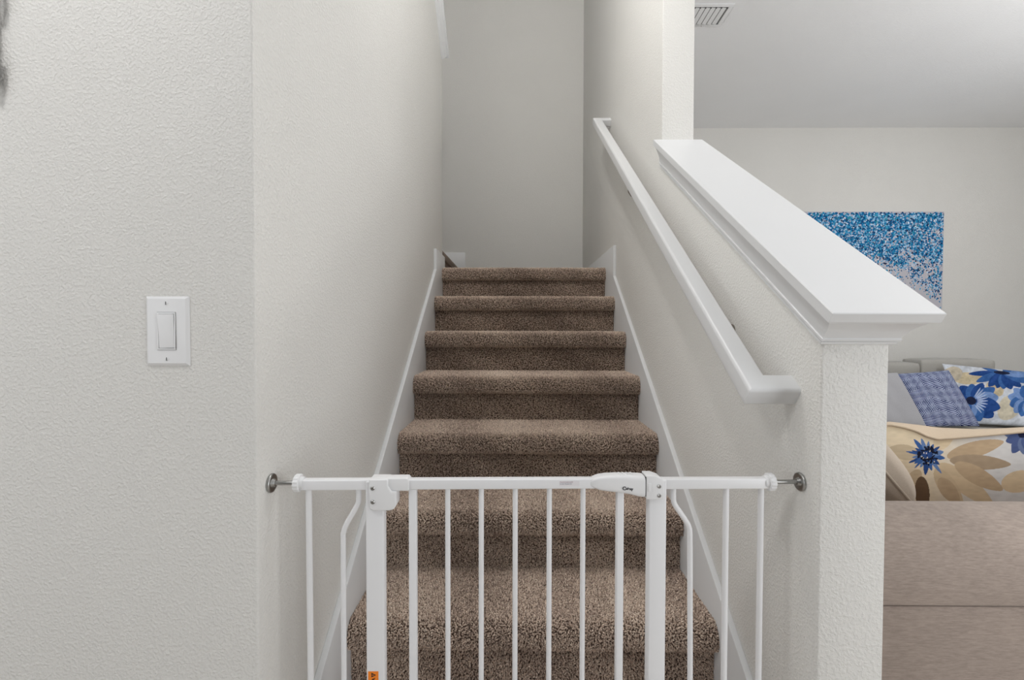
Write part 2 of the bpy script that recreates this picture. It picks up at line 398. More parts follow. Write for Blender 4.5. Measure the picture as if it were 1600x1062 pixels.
for z in (0.0484, -0.0484):
    s_ = MB(); s_.lathe((0, -0.0052, z), (0, -1, 0), [(0, 0.0031), (0.0008, 0.0030), (0.0012, 0.0018), (0.0012, 0)], 20)
    sc = s_.build('screw', M_plastic, sw)
    sl = MB().box(-0.0005, 0.0005, -0.0068, -0.0062, z - 0.0027, z + 0.0027).build('slot', M_black, sc)
    sl.matrix_parent_inverse = Matrix.Identity(4)

# ------------------------------------------------------------------ baby gate
G = empty('baby_gate', (0.0435, 0.8505, 0), 0.030)
tag(G, 'white metal pressure mounted baby gate across the foot of the stairs', 'baby gate')
ZT = 0.8535
def gbox(name, x0, x1, z0, z1, y0=-0.009, y1=0.009, bev=0.002, par=G, mat=M_gate):
    return MB().box(x0, x1, y0, y1, z0, z1).build(name, mat, par, bevel=bev)
def gtube(name, path, rad, par=G, mat=M_gate, ry=None):
    return MB().tube(path, rad, 16, (0, 1, 0), ry).build(name, mat, par, smooth=40)
GL, GR = -0.4995, 0.4994
# fixed frame: two wide posts joined below by the floor bar
gbox('post', -0.3214, -0.2881, 0.020, 0.862, -0.011, 0.011, 0.003)
gbox('post', 0.2054, 0.2384, 0.020, 0.862, -0.011, 0.011, 0.003)
gbox('floor_bar', -0.3214, 0.2384, 0.002, 0.022, -0.013, 0.013, 0.003)
# side extensions
gbox('extension_rail', -0.4440, -0.3130, 0.8445, 0.8632, -0.009, 0.009, 0.0018)
gbox('extension_rail', 0.2290, 0.4350, 0.8430, 0.8618, -0.009, 0.009, 0.0018)
gbox('extension_rail', -0.4440, -0.3214, 0.030, 0.048, -0.009, 0.009, 0.0018)
gbox('extension_rail', 0.2384, 0.4350, 0.030, 0.048, -0.009, 0.009, 0.0018)
gtube('bar', [(-0.4296, 0, 0.845), (-0.428, 0, 0.40), (-0.4270, 0, 0.045)], 0.0056)
gtube('bar', [(0.3555, 0, 0.8435), (0.3555, 0, 0.045)], 0.0056)
gtube('bar', [(0.4225, 0, 0.8435), (0.4225, 0, 0.045)], 0.0056)
def curve_pts(pts, n=8):
    out = []
    P = [Vector(q) for q in pts]; P = [P[0] * 2 - P[1]] + P + [P[-1] * 2 - P[-2]]
    for i in range(1, len(P) - 2):
        for k in range(n):
            t = k / n; a, b, c, d_ = P[i - 1], P[i], P[i + 1], P[i + 2]
            out.append(0.5 * ((2 * b) + (-a + c) * t + (2 * a - 5 * b + 4 * c - d_) * t * t + (-a + 3 * b - 3 * c + d_) * t ** 3))
    out.append(P[-2]); return out
gtube('curved_bar', curve_pts([(-0.3372, 0, 0.846), (-0.3372, 0, 0.828), (-0.3400, 0, 0.814), (-0.3600, 0, 0.778), (-0.3655, 0, 0.762), (-0.3664, 0, 0.742), (-0.3664, 0, 0.55), (-0.3664, 0, 0.30), (-0.3664, 0, 0.045)]), 0.0048)
gtube('curved_bar', curve_pts([(0.2548, 0, 0.845), (0.2548, 0, 0.828), (0.2575, 0, 0.812), (0.2770, 0, 0.783), (0.2850, 0, 0.768), (0.2872, 0, 0.745), (0.2888, 0, 0.62), (0.2905, 0, 0.45), (0.2920, 0, 0.045)]), 0.0050)
# pressure mounts
for sgn, xw, xn0, xn1, zc in ((-1, GL, -0.4545, -0.4381, 0.8560), (1, GR, 0.4458, 0.4275, 0.8535)):
    nut = MB(); k = 28; rings = []
    ax = Vector((1, 0, 0)) * (1 if xn1 > xn0 else -1); Lx = abs(xn1 - xn0)
    for t, s3 in ((0, 0.86), (0.0012, 0.97), (Lx * .5, 1.0), (Lx * .62, 0.97), (Lx * .66, 0.72), (Lx, 0.68)):
        rg = []
        for i in range(k * 2):
            an = math.pi * i / k; rr_ = 0.0168 * s3 * (1.0 if i % 4 < 2 or s3 < .8 else 0.93)
            rg.append(Vector((xn0, rr_ * math.cos(an), zc + rr_ * math.sin(an))) + ax * t)
        rings.append(rg)
    nut.loft(rings).build('thumb_nut', M_plastic, G, smooth=30)
    rod = MB().lathe((xn0, 0, zc), (sgn, 0, 0), [(0, 0.0042)] + [(q * 0.0011, 0.0042 if q % 2 else 0.0036) for q in range(1, int((abs(xw - xn0) - 0.004) / 0.0011))], 16)
    rd = rod.build('threaded_rod', M_steel, G, smooth=60)
    cup = MB().lathe((xw, 0, zc), (-sgn, 0, 0), [(0.0004, 0.0), (0.0004, 0.0172), (0.0025, 0.0178), (0.0048, 0.0165), (0.0056, 0.0140), (0.0050, 0.0125), (0.0045, 0.0085), (0.0072, 0.0070), (0.0095, 0.0055), (0.0095, 0)], 40)
    cup.build('wall_cup', M_steel, G, smooth=50)
# hinge housing (left)
hs = MB().prism([(-0.3135, 0.8668), (-0.2790, 0.8668), (-0.2790, 0.8540), (-0.2730, 0.8440), (-0.2640, 0.8440), (-0.2640, 0.8180), (-0.2690, 0.8110), (-0.2760, 0.8090), (-0.3060, 0.8090), (-0.3135, 0.8130)], 'y', -0.0165, 0.0165).build('hinge_housing', M_plastic, G, bevel=0.0022)
for z in (0.8506, 0.8253):
    MB().lathe((-0.3066, -0.0165, z), (0, -1, 0), [(0, 0.0040), (0.0010, 0.0038), (0.0020, 0.0026), (0.0020, 0)], 20).build('screw', M_steel, hs)
# swinging door
door = empty('door', (0, 0, 0)); door.parent = G
gbox('top_rail', -0.2430, 0.1600, 0.8448, 0.8632, -0.0088, 0.0088, 0.0018, door)
gbox('bottom_rail', -0.2430, 0.1600, 0.045, 0.063, -0.0088, 0.0088, 0.0018, door)
gbox('stile', -0.2431, -0.2288, 0.063, 0.846, -0.0072, 0.0072, 0.0018, door)
gbox('stile', 0.1461, 0.1593, 0.063, 0.846, -0.0072, 0.0072, 0.0018, door)
for a, b in ((-0.1761, -0.1664), (-0.1133, -0.1037), (-0.0496, -0.0399), (0.0148, 0.0242), (0.0783, 0.0878)):
    gtube('bar', [((a + b) / 2, 0, 0.846), ((a + b) / 2, 0, 0.062)], 0.0049, door)
slv = MB().prism([(-0.2865, 0.8645), (-0.2845, 0.8672), (-0.2450, 0.8672), (-0.2415, 0.8640), (-0.2415, 0.8440), (-0.2700, 0.8440), (-0.2830, 0.8490), (-0.2865, 0.8530)], 'y', -0.0125, 0.0125).build('hinge_sleeve', M_plastic, door, bevel=0.0020)
# handle: long tapered grip, flaring toward the latch
hx = [0.0925, 0.0960, 0.1020, 0.1120, 0.1250, 0.1420, 0.1600, 0.1720, 0.1850, 0.1940, 0.1968]
ht = [0.8560, 0.8600, 0.8645, 0.8680, 0.8698, 0.8706, 0.8706, 0.8703, 0.8698, 0.8692, 0.8685]
hb = [0.8530, 0.8500, 0.8465, 0.8425, 0.8405, 0.8386, 0.8362, 0.8338, 0.8302, 0.8292, 0.8296]
hd = [0.0060, 0.0095, 0.0120, 0.0135, 0.0145, 0.0150, 0.0152, 0.0154, 0.0155, 0.0156, 0.0156]
rings = []
for x_, t_, b_, q in zip(hx, ht, hb, hd):
    zc, hz = (t_ + b_) / 2, (t_ - b_) / 2; rg = []
    for i in range(28):
        an = 2 * math.pi * i / 28; c_, s_ = math.cos(an), math.sin(an); e_ = 0.42
        rg.append((x_, q * abs(c_) ** e_ * (1 if c_ >= 0 else -1), zc + hz * abs(s_) ** e_ * (1 if s_ >= 0 else -1)))
    rings.append(rg)
hnd = MB().loft(rings).build('handle', M_plastic, door, smooth=45)
rb = MB()
for k in range(4): rb.box(0.1500 + k * 0.0075, 0.1530 + k * 0.0075, -0.007, 0.007, 0.8700, 0.8718)
rb.build('slide_button', M_plastic, hnd, bevel=0.0006)
MB().box(0.1969, 0.1985, -0.0140, 0.0140, 0.832, 0.868).build('seam', M_dark, hnd)
# latch housing on the right post
lt = MB().prism([(0.1986, 0.8710), (0.2140, 0.8710), (0.2270, 0.8660), (0.2310, 0.8610), (0.2310, 0.8290), (0.2290, 0.8268), (0.1986, 0.8268)], 'y', -0.0160, 0.0160).build('latch_housing', M_plastic, G, bevel=0.0018)
MB().box(0.2010, 0.2070, -0.0176, -0.0158, 0.842, 0.857).build('latch_tab', M_plastic, lt, bevel=0.0006)
for z in (0.8512, 0.8340):
    MB().lathe((0.2222, -0.0160, z), (0, -1, 0), [(0, 0.0036), (0.0012, 0.0034), (0.0026, 0.0020), (0.0026, 0)], 20).build('screw', M_steel, lt)

def text(body, name, size, mat, parent, M, bold=0.0, sx=1.0):
    cu = bpy.data.curves.new(name, 'FONT'); cu.body = body; cu.size = size; cu.offset = bold; cu.extrude = 0.0001
    tmp = bpy.data.objects.new(name, cu); C.objects.link(tmp)
    dg = bpy.context.evaluated_depsgraph_get(); me = bpy.data.meshes.new_from_object(tmp.evaluated_get(dg))
    bpy.data.objects.remove(tmp); bpy.data.curves.remove(cu)
    me.transform(M @ Matrix.Diagonal((sx, 1, 1, 1))); me.materials.clear(); me.materials.append(mat)
    o = bpy.data.objects.new(name, me); C.objects.link(o); o.parent = parent; return o
RX = Matrix.Rotation(math.pi / 2, 4, 'X')
text('C', 'logo', 0.0090, M_grey_ink, hnd, Matrix.Translation((0.1535, -0.0158, 0.8452)) @ Matrix.Rotation(0.10, 4, 'Y') @ RX, 0.00035, 1.0)
text('ulexy', 'logo', 0.0068, M_grey_ink, hnd, Matrix.Translation((0.1598, -0.0158, 0.8456)) @ Matrix.Rotation(0.10, 4, 'Y') @ RX, 0.00022, 0.92)
# small instruction label on the rail
lab = MB().box(0.0371, 0.0746, -0.00905, -0.0088, 0.8500, 0.8600).build('label', M_label, door)
text('Press the button and lift', 'label_text', 0.0026, newmat('mauve_ink', (0.30, 0.18, 0.24), .6), lab, Matrix.Translation((0.0385, -0.0092, 0.8572)) @ RX, 0, 0.95)
text('to open the gate door', 'label_text', 0.0026, newmat('slate_ink', (0.13, 0.15, 0.22), .6), lab, Matrix.Translation((0.0385, -0.0092, 0.8538)) @ RX, 0, 0.95)
# orange warning sticker on the left post
stk = MB().box(-0.3182, -0.2990, -0.01115, -0.0108, 0.400, 0.5062).build('warning_sticker', M_orange, G)
text('WARNING', 'warning_text', 0.0085, M_black, stk, Matrix.Translation((-0.3112, -0.0113, 0.4935)) @ Matrix.Rotation(math.pi / 2, 4, 'Y') @ RX, 0.0003, 1.0)
tri = MB(); cx, cz = -0.3082, 0.4992
def tr(s3): return [(cx - 0.0045 * s3, cz - 0.0052 * s3), (cx - 0.0045 * s3, cz + 0.0052 * s3), (cx + 0.0055 * s3, cz)]
tri.prism(tr(0.85), 'y', -0.01135, -0.01114).build('warning_triangle', M_black, stk)
MB().box(cx - 0.0028, cx + 0.0012, -0.01145, -0.01134, cz - 0.0006, cz + 0.0006).build('warning_mark', M_orange, stk)

# ------------------------------------------------------------------ ceiling air vent
vt = empty('air_vent', (0.995, 2.425, ZC))
tag(vt, 'white slatted air vent in the living room ceiling by the wall top', 'air vent')
f_ = MB(); vx0, vx1, vy0, vy1 = -0.16, 0.105, -0.088, 0.088
f_.box(vx0, vx1, vy0, vy0 + 0.022, -0.004, 0); f_.box(vx0, vx1, vy1 - 0.022, vy1, -0.004, 0)
f_.box(vx0, vx0 + 0.022, vy0 + 0.022, vy1 - 0.022, -0.004, 0); f_.box(vx1 - 0.022, vx1, vy0 + 0.022, vy1 - 0.022, -0.004, 0)
f_.build('frame', M_ceil, vt, bevel=0.0012)
M_duct = newmat('duct_shade', (0.22, 0.22, 0.22), 0.9)
MB().box(vx0 + 0.02, vx1 - 0.02, vy0 + 0.02, vy1 - 0.02, -0.0012, -0.0004).build('backing', M_duct, vt)
MB().lathe((0.0, vy1 - 0.010, -0.004), (0, 0, -1), [(0, 0.003), (0.001, 0.0025), (0.001, 0)], 12).build('screw', M_steel, vt)
xx = vx0 + 0.022
while xx < vx1 - 0.030:
    MB().prism([(xx, -0.0020), (xx + 0.0215, -0.0046), (xx + 0.0220, -0.0036), (xx + 0.001, -0.0013)], 'y', vy0 + 0.029, vy1 - 0.022).build('slat', M_ceil, vt)
    MB().box(xx + 0.0215, xx + 0.0275, vy0 + 0.022, vy0 + 0.031, -0.0046, -0.0013).build('slot_shade', M_iron, vt)  # dark box stands in for the shaded opening at the slat end
    xx += 0.0270

# ------------------------------------------------------------------ dark metal wall hanging at the left edge
wh = empty('wall_hanging', (-0.8925, YF, 1.62)); tag(wh, 'dark metal wall hanging at the upper left edge of the switch wall', 'wall decoration')
MB().tube([(-0.006, -0.014, -0.075), (-0.0015, -0.014, -0.055), (0.0006, -0.014, -0.035), (0.0008, -0.014, -0.013)], 0.004).build('scroll', M_iron, wh)
MB().tube([(0.0, -0.016, 0.060), (0.0025, -0.016, 0.068), (0.0038, -0.016, 0.080), (0.0035, -0.016, 0.10), (0.0, -0.016, 0.13), (-0.06, -0.016, 0.2)], 0.0045).build('scroll', M_iron, wh)
MB().box(-0.16, -0.004, -0.0165, -0.0008, -0.062, 0.2).build('panel', M_iron, wh, bevel=0.002)

# ------------------------------------------------------------------ canvas painting
def smooth01(a, b, x): t = np.clip((x - a) / (b - a), 0, 1); return t * t * (3 - 2 * t)
def painting():
    x0, x1, z0, z1 = 2.15, 3.4450, 1.262, 2.101; yb = YB - 0.002; yf = yb - 0.035
    nx, nz = 760, 500
    xs = np.linspace(x0, x1, nx); zs = np.linspace(z0, z1, nz)
    XX, ZZ = np.meshgrid(xs, zs)
    base = np.array([0.54, 0.53, 0.58]); col = np.tile(base, (nz, nx, 1)).astype(float)
    rg = np.random.default_rng(11)
    # pale vertical drips
    for _ in range(60):
        xd = rg.uniform(x0, x1); wd = rg.uniform(.002, .006); za, zb_ = rg.uniform(z0, z0 + .35), rg.uniform(z0 + .25, z0 + .5)
        mk = (abs(XX - xd) < wd) & (ZZ > min(za, zb_)) & (ZZ < max(za, zb_)); col[mk] = col[mk] * .6 + np.array([.58, .58, .60]) * .4
    pal = np.array([[.004, .05, .16], [.006, .12, .32], [.01, .20, .46], [.02, .27, .52], [.06, .36, .62], [.22, .50, .74], [.48, .66, .84], [.85, .90, .96], [.02, .03, .08], [.42, .46, .58], [.03, .30, .42]])
    pr = np.array([.13, .17, .14, .09, .07, .08, .08, .07, .06, .08, .03]); pr /= pr.sum()
    N = 30000
    px_ = rg.uniform(x0 + 0.007, x1 - 0.007, N); v = rg.beta(2.3, 1.15, N)
    wob = 0.16 * np.sin(px_ * 5.2 + 1.0) + 0.05 * np.sin(px_ * 17)
    pz = z1 - 0.007 - rg.uniform(0, 0.012, N) - (1 - v) * (z1 - z0) * (0.90 + wob) * 1.05
    sz = rg.uniform(.0028, .0078, N) * (0.8 + 0.45 * v)
    holes = np.sin(px_ * 9.3 + 2 * np.sin(pz * 11)) * np.sin(pz * 13 + 1.7 * np.sin(px_ * 8)) + 0.35 * np.sin(px_ * 31) * np.sin(pz * 37)
    skip = (holes > 0.12 + 0.5 * v) & (rg.uniform(0, 1, N) < 0.75)
    ci = rg.choice(len(pal), N, p=pr)
    dx, dz = xs[1] - xs[0], zs[1] - zs[0]
    for i in range(N):
        if pz[i] < z0 or skip[i]: continue
        s_ = sz[i]; c = pal[ci[i]]
        if ci[i] in (7,): s_ *= .6
        i0, i1 = max(0, int((px_[i] - s_ - x0) / dx)), min(nx, int((px_[i] + s_ - x0) / dx) + 2)
        j0, j1 = max(0, int((pz[i] - s_ - z0) / dz)), min(nz, int((pz[i] + s_ - z0) / dz) + 2)
        sx_, sz_ = XX[j0:j1, i0:i1], ZZ[j0:j1, i0:i1]
        mk = (sx_ - px_[i]) ** 2 + (sz_ - pz[i]) ** 2 < s_ * s_
        col[j0:j1, i0:i1][mk] = c
    V = np.stack([XX.ravel(), np.full(nx * nz, yf), ZZ.ravel()], 1)
    idx = np.arange(nx * nz).reshape(nz, nx)
    Q = np.stack([idx[:-1, :-1], idx[:-1, 1:], idx[1:, 1:], idx[1:, :-1]], -1).reshape(-1, 4)
    me = bpy.data.meshes.new('painted_face'); me.vertices.add(len(V)); me.vertices.foreach_set('co', V.astype(np.float32).ravel())
    me.loops.add(Q.size); me.loops.foreach_set('vertex_index', Q.astype(np.int32).ravel()); me.polygons.add(len(Q)); me.polygons.foreach_set('loop_start', (np.arange(len(Q)) * 4).astype(np.int32)); me.update(calc_edges=True)
    ca = np.concatenate([col.reshape(-1, 3), np.ones((nx * nz, 1))], 1)
    me.color_attributes.new('print', 'FLOAT_COLOR', 'POINT').data.foreach_set('color', ca.astype(np.float32).ravel())
    me.materials.append(M_print)
    root = empty('canvas_painting', ((x0 + x1) / 2, yb, (z0 + z1) / 2))
    tag(root, 'unframed canvas of scattered blue dots on pale ground on the back wall', 'painting')
    o = bpy.data.objects.new('painted_face', me); C.objects.link(o); child_at_world(o, root)
    o = MB().box(x0, x1, yf + 0.0004, yb, z0, z1).build('canvas', newmat('canvas_edge', (0.50, 0.50, 0.54), .8), None, bevel=0.001); child_at_world(o, root)
painting()

# ------------------------------------------------------------------ sofas
def soft_box(mb, x0, x1, y0, y1, z0, z1, rr=0.05, n=6, puff=0.0):
    """rounded box, as a superellipsoid-ish cushion"""
    nu, nv_ = 40, 24; cx, cy, cz = (x0 + x1) / 2, (y0 + y1) / 2, (z0 + z1) / 2; hx_, hy_, hz_ = (x1 - x0) / 2, (y1 - y0) / 2, (z1 - z0) / 2
    bm = bmesh.new(); bmesh.ops.create_cube(bm, size=2); bmesh.ops.subdivide_edges(bm, edges=bm.edges, cuts=14, use_grid_fill=True)
    vs = []
    for v in bm.verts:
        q = Vector((v.co.x * hx_, v.co.y * hy_, v.co.z * hz_))
        inner = Vector((max(-hx_ + rr, min(hx_ - rr, q.x)), max(-hy_ + rr, min(hy_ - rr, q.y)), max(-hz_ + rr, min(hz_ - rr, q.z))))
        dlt = q - inner
        if dlt.length > 1e-9: q = inner + dlt.normalized() * rr
        q.z += puff * (1 - (q.x / hx_) ** 2) * (1 - (q.y / hy_) ** 2) * (1 if q.z > 0 else 0)
        vs.append(q + Vector((cx, cy, cz)))
    fs = [tuple(v.index for v in f.verts) for f in bm.faces]; bm.verts.index_update(); mb.add(vs, fs); bm.free(); return mb

ns = empty('sofa', (1.75, 1.4, 0)); tag(ns, 'taupe fabric sofa seen from behind, right beside the half wall', 'sofa')
def nsb(mb, name, mat, **k): o = mb.build(name, mat, None, **k); child_at_world(o, ns); return o
# padded upper part of the back: profile (y,z) extruded in x with rounded ends
prof = [(0.898, 0.597), (0.890, 0.625), (0.900, 0.665), (0.925, 0.700), (0.960, 0.722), (1.005, 0.737), (1.050, 0.7420), (1.090, 0.734), (1.115, 0.712), (1.120, 0.66), (1.120, 0.597)]
nsb(MB().prism(prof, 'x', 0.675, 2.70), 'back_pad', M_taupe, smooth=60)
nsb(MB().box(0.675, 2.70, 0.892, 1.118, 0.08, 0.5955), 'back_panel', M_taupe, bevel=0.008)
nsb(soft_box(MB(), 0.69, 1.68, 1.125, 1.92, 0.26, 0.445, 0.05), 'seat_cushion', M_taupe, smooth=60)
nsb(soft_box(MB(), 1.69, 2.68, 1.125, 1.92, 0.26, 0.445, 0.05), 'seat_cushion', M_taupe, smooth=60)
nsb(MB().box(0.69, 2.68, 1.125, 1.88, 0.08, 0.255), 'base', M_taupe, bevel=0.01)
for x_ in (0.74, 2.62):
    for y_ in (0.95, 1.80):
        nsb(MB().lathe((x_, y_, 0), (0, 0, 1), [(0, 0.018), (0.085, 0.026)], 16), 'leg', M_iron)

fs = empty('sofa', (3.2, 3.1, 0)); tag(fs, 'grey fabric sofa against the back wall below the blue dot canvas', 'sofa')
def fsb(mb, name, mat, **k): o = mb.build(name, mat, None, **k); child_at_world(o, fs); return o
fsb(soft_box(MB(), 2.06, 2.985, 3.37, 3.56, 0.485, 0.908, 0.030), 'back_cushion', M_grey_up, smooth=60)
fsb(soft_box(MB(), 2.988, 3.53, 3.37, 3.56, 0.485, 0.928, 0.022, puff=0.010), 'back_cushion', M_grey_up, smooth=60)
fsb(soft_box(MB(), 2.06, 3.4, 2.35, 3.365, 0.30, 0.484, 0.05), 'seat_cushion', M_grey_up, smooth=60)
fsb(soft_box(MB(), 3.405, 4.7, 2.35, 3.365, 0.30, 0.484, 0.05), 'seat_cushion', M_grey_up, smooth=60)
fsb(MB().box(2.06, 4.7, 2.38, 3.68, 0.08, 0.299), 'base', M_grey_up, bevel=0.01)
fsb(MB().box(2.06, 3.50, 3.565, 3.68, 0.30, 0.86), 'back_panel', M_grey_up, bevel=0.03)
for x_ in (2.12, 4.62):
    for y_ in (2.45, 3.52):
        fsb(MB().lathe((x_, y_, 0), (0, 0, 1), [(0, 0.018), (0.085, 0.026)], 16), 'leg', M_iron)

# ------------------------------------------------------------------ cushions
def Rcam(px, py, Y):
    """point at depth Y seen at a given place of the photo; used once to size the cushions"""
    v = fw + rt2 * ((px - 800) / 711.0) - up2 * ((py - 531) / 711.0); q = v * (Y / v.y); return Vector((q.x, q.y, q.z + CAMZ))

def mesh_np(name, V, Q, col, mat, parent):
    me = bpy.data.meshes.new(name); me.vertices.add(len(V)); me.vertices.foreach_set('co', np.asarray(V, np.float32).ravel())
    me.loops.add(Q.size); me.loops.foreach_set('vertex_index', Q.astype(np.int32).ravel()); me.polygons.add(len(Q)); me.polygons.foreach_set('loop_start', (np.arange(len(Q)) * 4).astype(np.int32))
    me.polygons.foreach_set('use_smooth', np.ones(len(Q), bool)); me.update(calc_edges=True)
    if col is not None:
        ca = np.concatenate([col.reshape(-1, 3), np.ones((len(V), 1))], 1)
        me.color_attributes.new('print', 'FLOAT_COLOR', 'POINT').data.foreach_set('color', ca.astype(np.float32).ravel())
    me.materials.append(mat); o = bpy.data.objects.new(name, me); C.objects.link(o)
    if parent: child_at_world(o, parent)
    return o

def cushion(corners, thick, label, cat, name, mat_front, mat_back, printer=None, n=90, pxc=None, group=None, piping=None, pinch=0.045, prx=0.42):
    """corners: TL, TR, BR, BL (3d). Front bulges towards -normal side facing the camera."""
    TL, TR, BR, BL = [np.array(c) for c in corners]
    cen = (TL + TR + BR + BL) / 4; root = empty(name, tuple((BL + BR) / 2)); tag(root, label, cat, group)
    u = np.linspace(0, 1, n); U, V_ = np.meshgrid(u, u)       # V_ 0 = bottom
    P = ((1 - U) * (1 - V_))[..., None] * BL + (U * (1 - V_))[..., None] * BR + (U * V_)[..., None] * TR + ((1 - U) * V_)[..., None] * TL
    nn = np.cross(TR - TL, BL - TL); nn /= np.linalg.norm(nn)
    if nn[1] > 0: nn = -nn
    a, b = 2 * U - 1, 2 * V_ - 1
    # sides of a stuffed cover curve inwards between the corners
    pull = pinch
    P = P + ((cen - P) * (pull * ((1 - a ** 2) * b ** 4 + (1 - b ** 2) * a ** 4))[..., None])
    bul = ((1 - np.abs(a) ** 2.6) * (1 - np.abs(b) ** 2.6)) ** prx * thick / 2
    idx = np.arange(n * n).reshape(n, n); Q = np.stack([idx[:-1, :-1], idx[:-1, 1:], idx[1:, 1:], idx[1:, :-1]], -1).reshape(-1, 4)
    wr = 0.0035 * np.sin(a * 9 + b * 4) * (1 - a ** 2) * (1 - b ** 2)
    F = P + nn * (bul + wr)[..., None]; Bk = P - nn * (bul)[..., None]
    col = None
    if printer is not None: col = printer(U, V_)
    mesh_np('front_cover', F.reshape(-1, 3), Q, col, mat_front, root)
    mesh_np('back_cover', Bk.reshape(-1, 3), Q[:, ::-1], None, mat_back, root)
    if piping is not None:
        path = [P[0, i] for i in range(n)] + [P[i, n - 1] for i in range(1, n)] + [P[n - 1, n - 1 - i] for i in range(1, n)] + [P[n - 1 - i, 0] for i in range(1, n - 1)]
        mb = MB(); path = [Vector(q) for q in path]; path.append(path[0]); mb.tube(path, 0.0045, 8, tuple(nn)); o = mb.build('piping', piping, None, smooth=60); child_at_world(o, root)
    return root

def px_coords(pc):
    TL, TR, BR, BL = [np.array(c, float) for c in pc]
    def f(U, V_):
        q = ((1 - U) * (1 - V_))[..., None] * BL + (U * (1 - V_))[..., None] * BR + (U * V_)[..., None] * TR + ((1 - U) * V_)[..., None] * TL
        return q[..., 0], q[..., 1]
    return f
def lin(r_, g, b): return np.array([((c / 255 + .055) / 1.055) ** 2.4 if c > 10 else c / 255 / 12.92 for c in (r_, g, b)])
def vnoise(X, Y, sc, seed):
    rg_ = np.random.default_rng(seed); g = rg_.uniform(0, 1, (64, 64)); a = X / sc; b = Y / sc
    i = np.floor(a).astype(int); j = np.floor(b).astype(int); u = a - i; v = b - j; u = u * u * (3 - 2 * u); v = v * v * (3 - 2 * v)
    G = lambda p_, q_: g[p_ % 64, q_ % 64]
    return (G(i, j) * (1 - u) + G(i + 1, j) * u) * (1 - v) + (G(i, j + 1) * (1 - u) + G(i + 1, j + 1) * u) * v
def petal(X, Y, cx, cy, ang, r0, r1, wd):
    a = math.radians(ang); ux, uy = math.cos(a), math.sin(a); dx, dy = X - cx, Y - cy
    t = (dx * ux + dy * uy - r0) / (r1 - r0); s = np.abs(-dx * uy + dy * ux)
    prof_ = np.where((t > 0) & (t < 1), np.sin(np.pi * np.clip(t, 0, 1) ** 0.85) ** 0.6, 0)
    return s < wd * prof_

# navy herringbone cushion
def herring(U, V_):
    x = U * 3.1; yv = V_ * 4.4
    wy = yv + 0.55 * (np.abs((x % 2) - 1) * 2 - 1) * 0.5
    band = np.floor(wy); fr_ = wy - band
    s = np.where(band % 2 == 0, 1, -1)
    k1 = (x * 0.9 * s + wy * 1.05) * 7.6
    st_ = (k1 % 1.0)
    w_ = 0.5 + 0.10 * np.sin(x * 13) + 0.08 * np.sin(yv * 11)
    dark = st_ < w_
    nav = lin(38, 50, 98); lt_ = lin(176, 186, 212)
    return np.where(dark[..., None], nav, lt_)
cushion([Rcam(1399, 584, 3.20), Rcam(1482, 578, 3.20), Rcam(1531, 666, 3.04), Rcam(1444, 667, 3.04)], 0.08,
        'navy and white herringbone throw pillow on the grey sofa', 'pillow', 'throw_pillow', M_print, M_lilac, herring, n=220, pinch=0.02)
# pale grey cushion, left of it and a little nearer
cushion([Rcam(1318, 584, 3.08), Rcam(1402, 582, 3.08), Rcam(1449, 668, 2.95), Rcam(1360, 670, 2.94)], 0.08,
        'plain pale grey throw pillow beside the half wall, left of the herringbone pillow', 'pillow', 'throw_pillow', M_lilac, M_lilac, n=40, pinch=0.02)
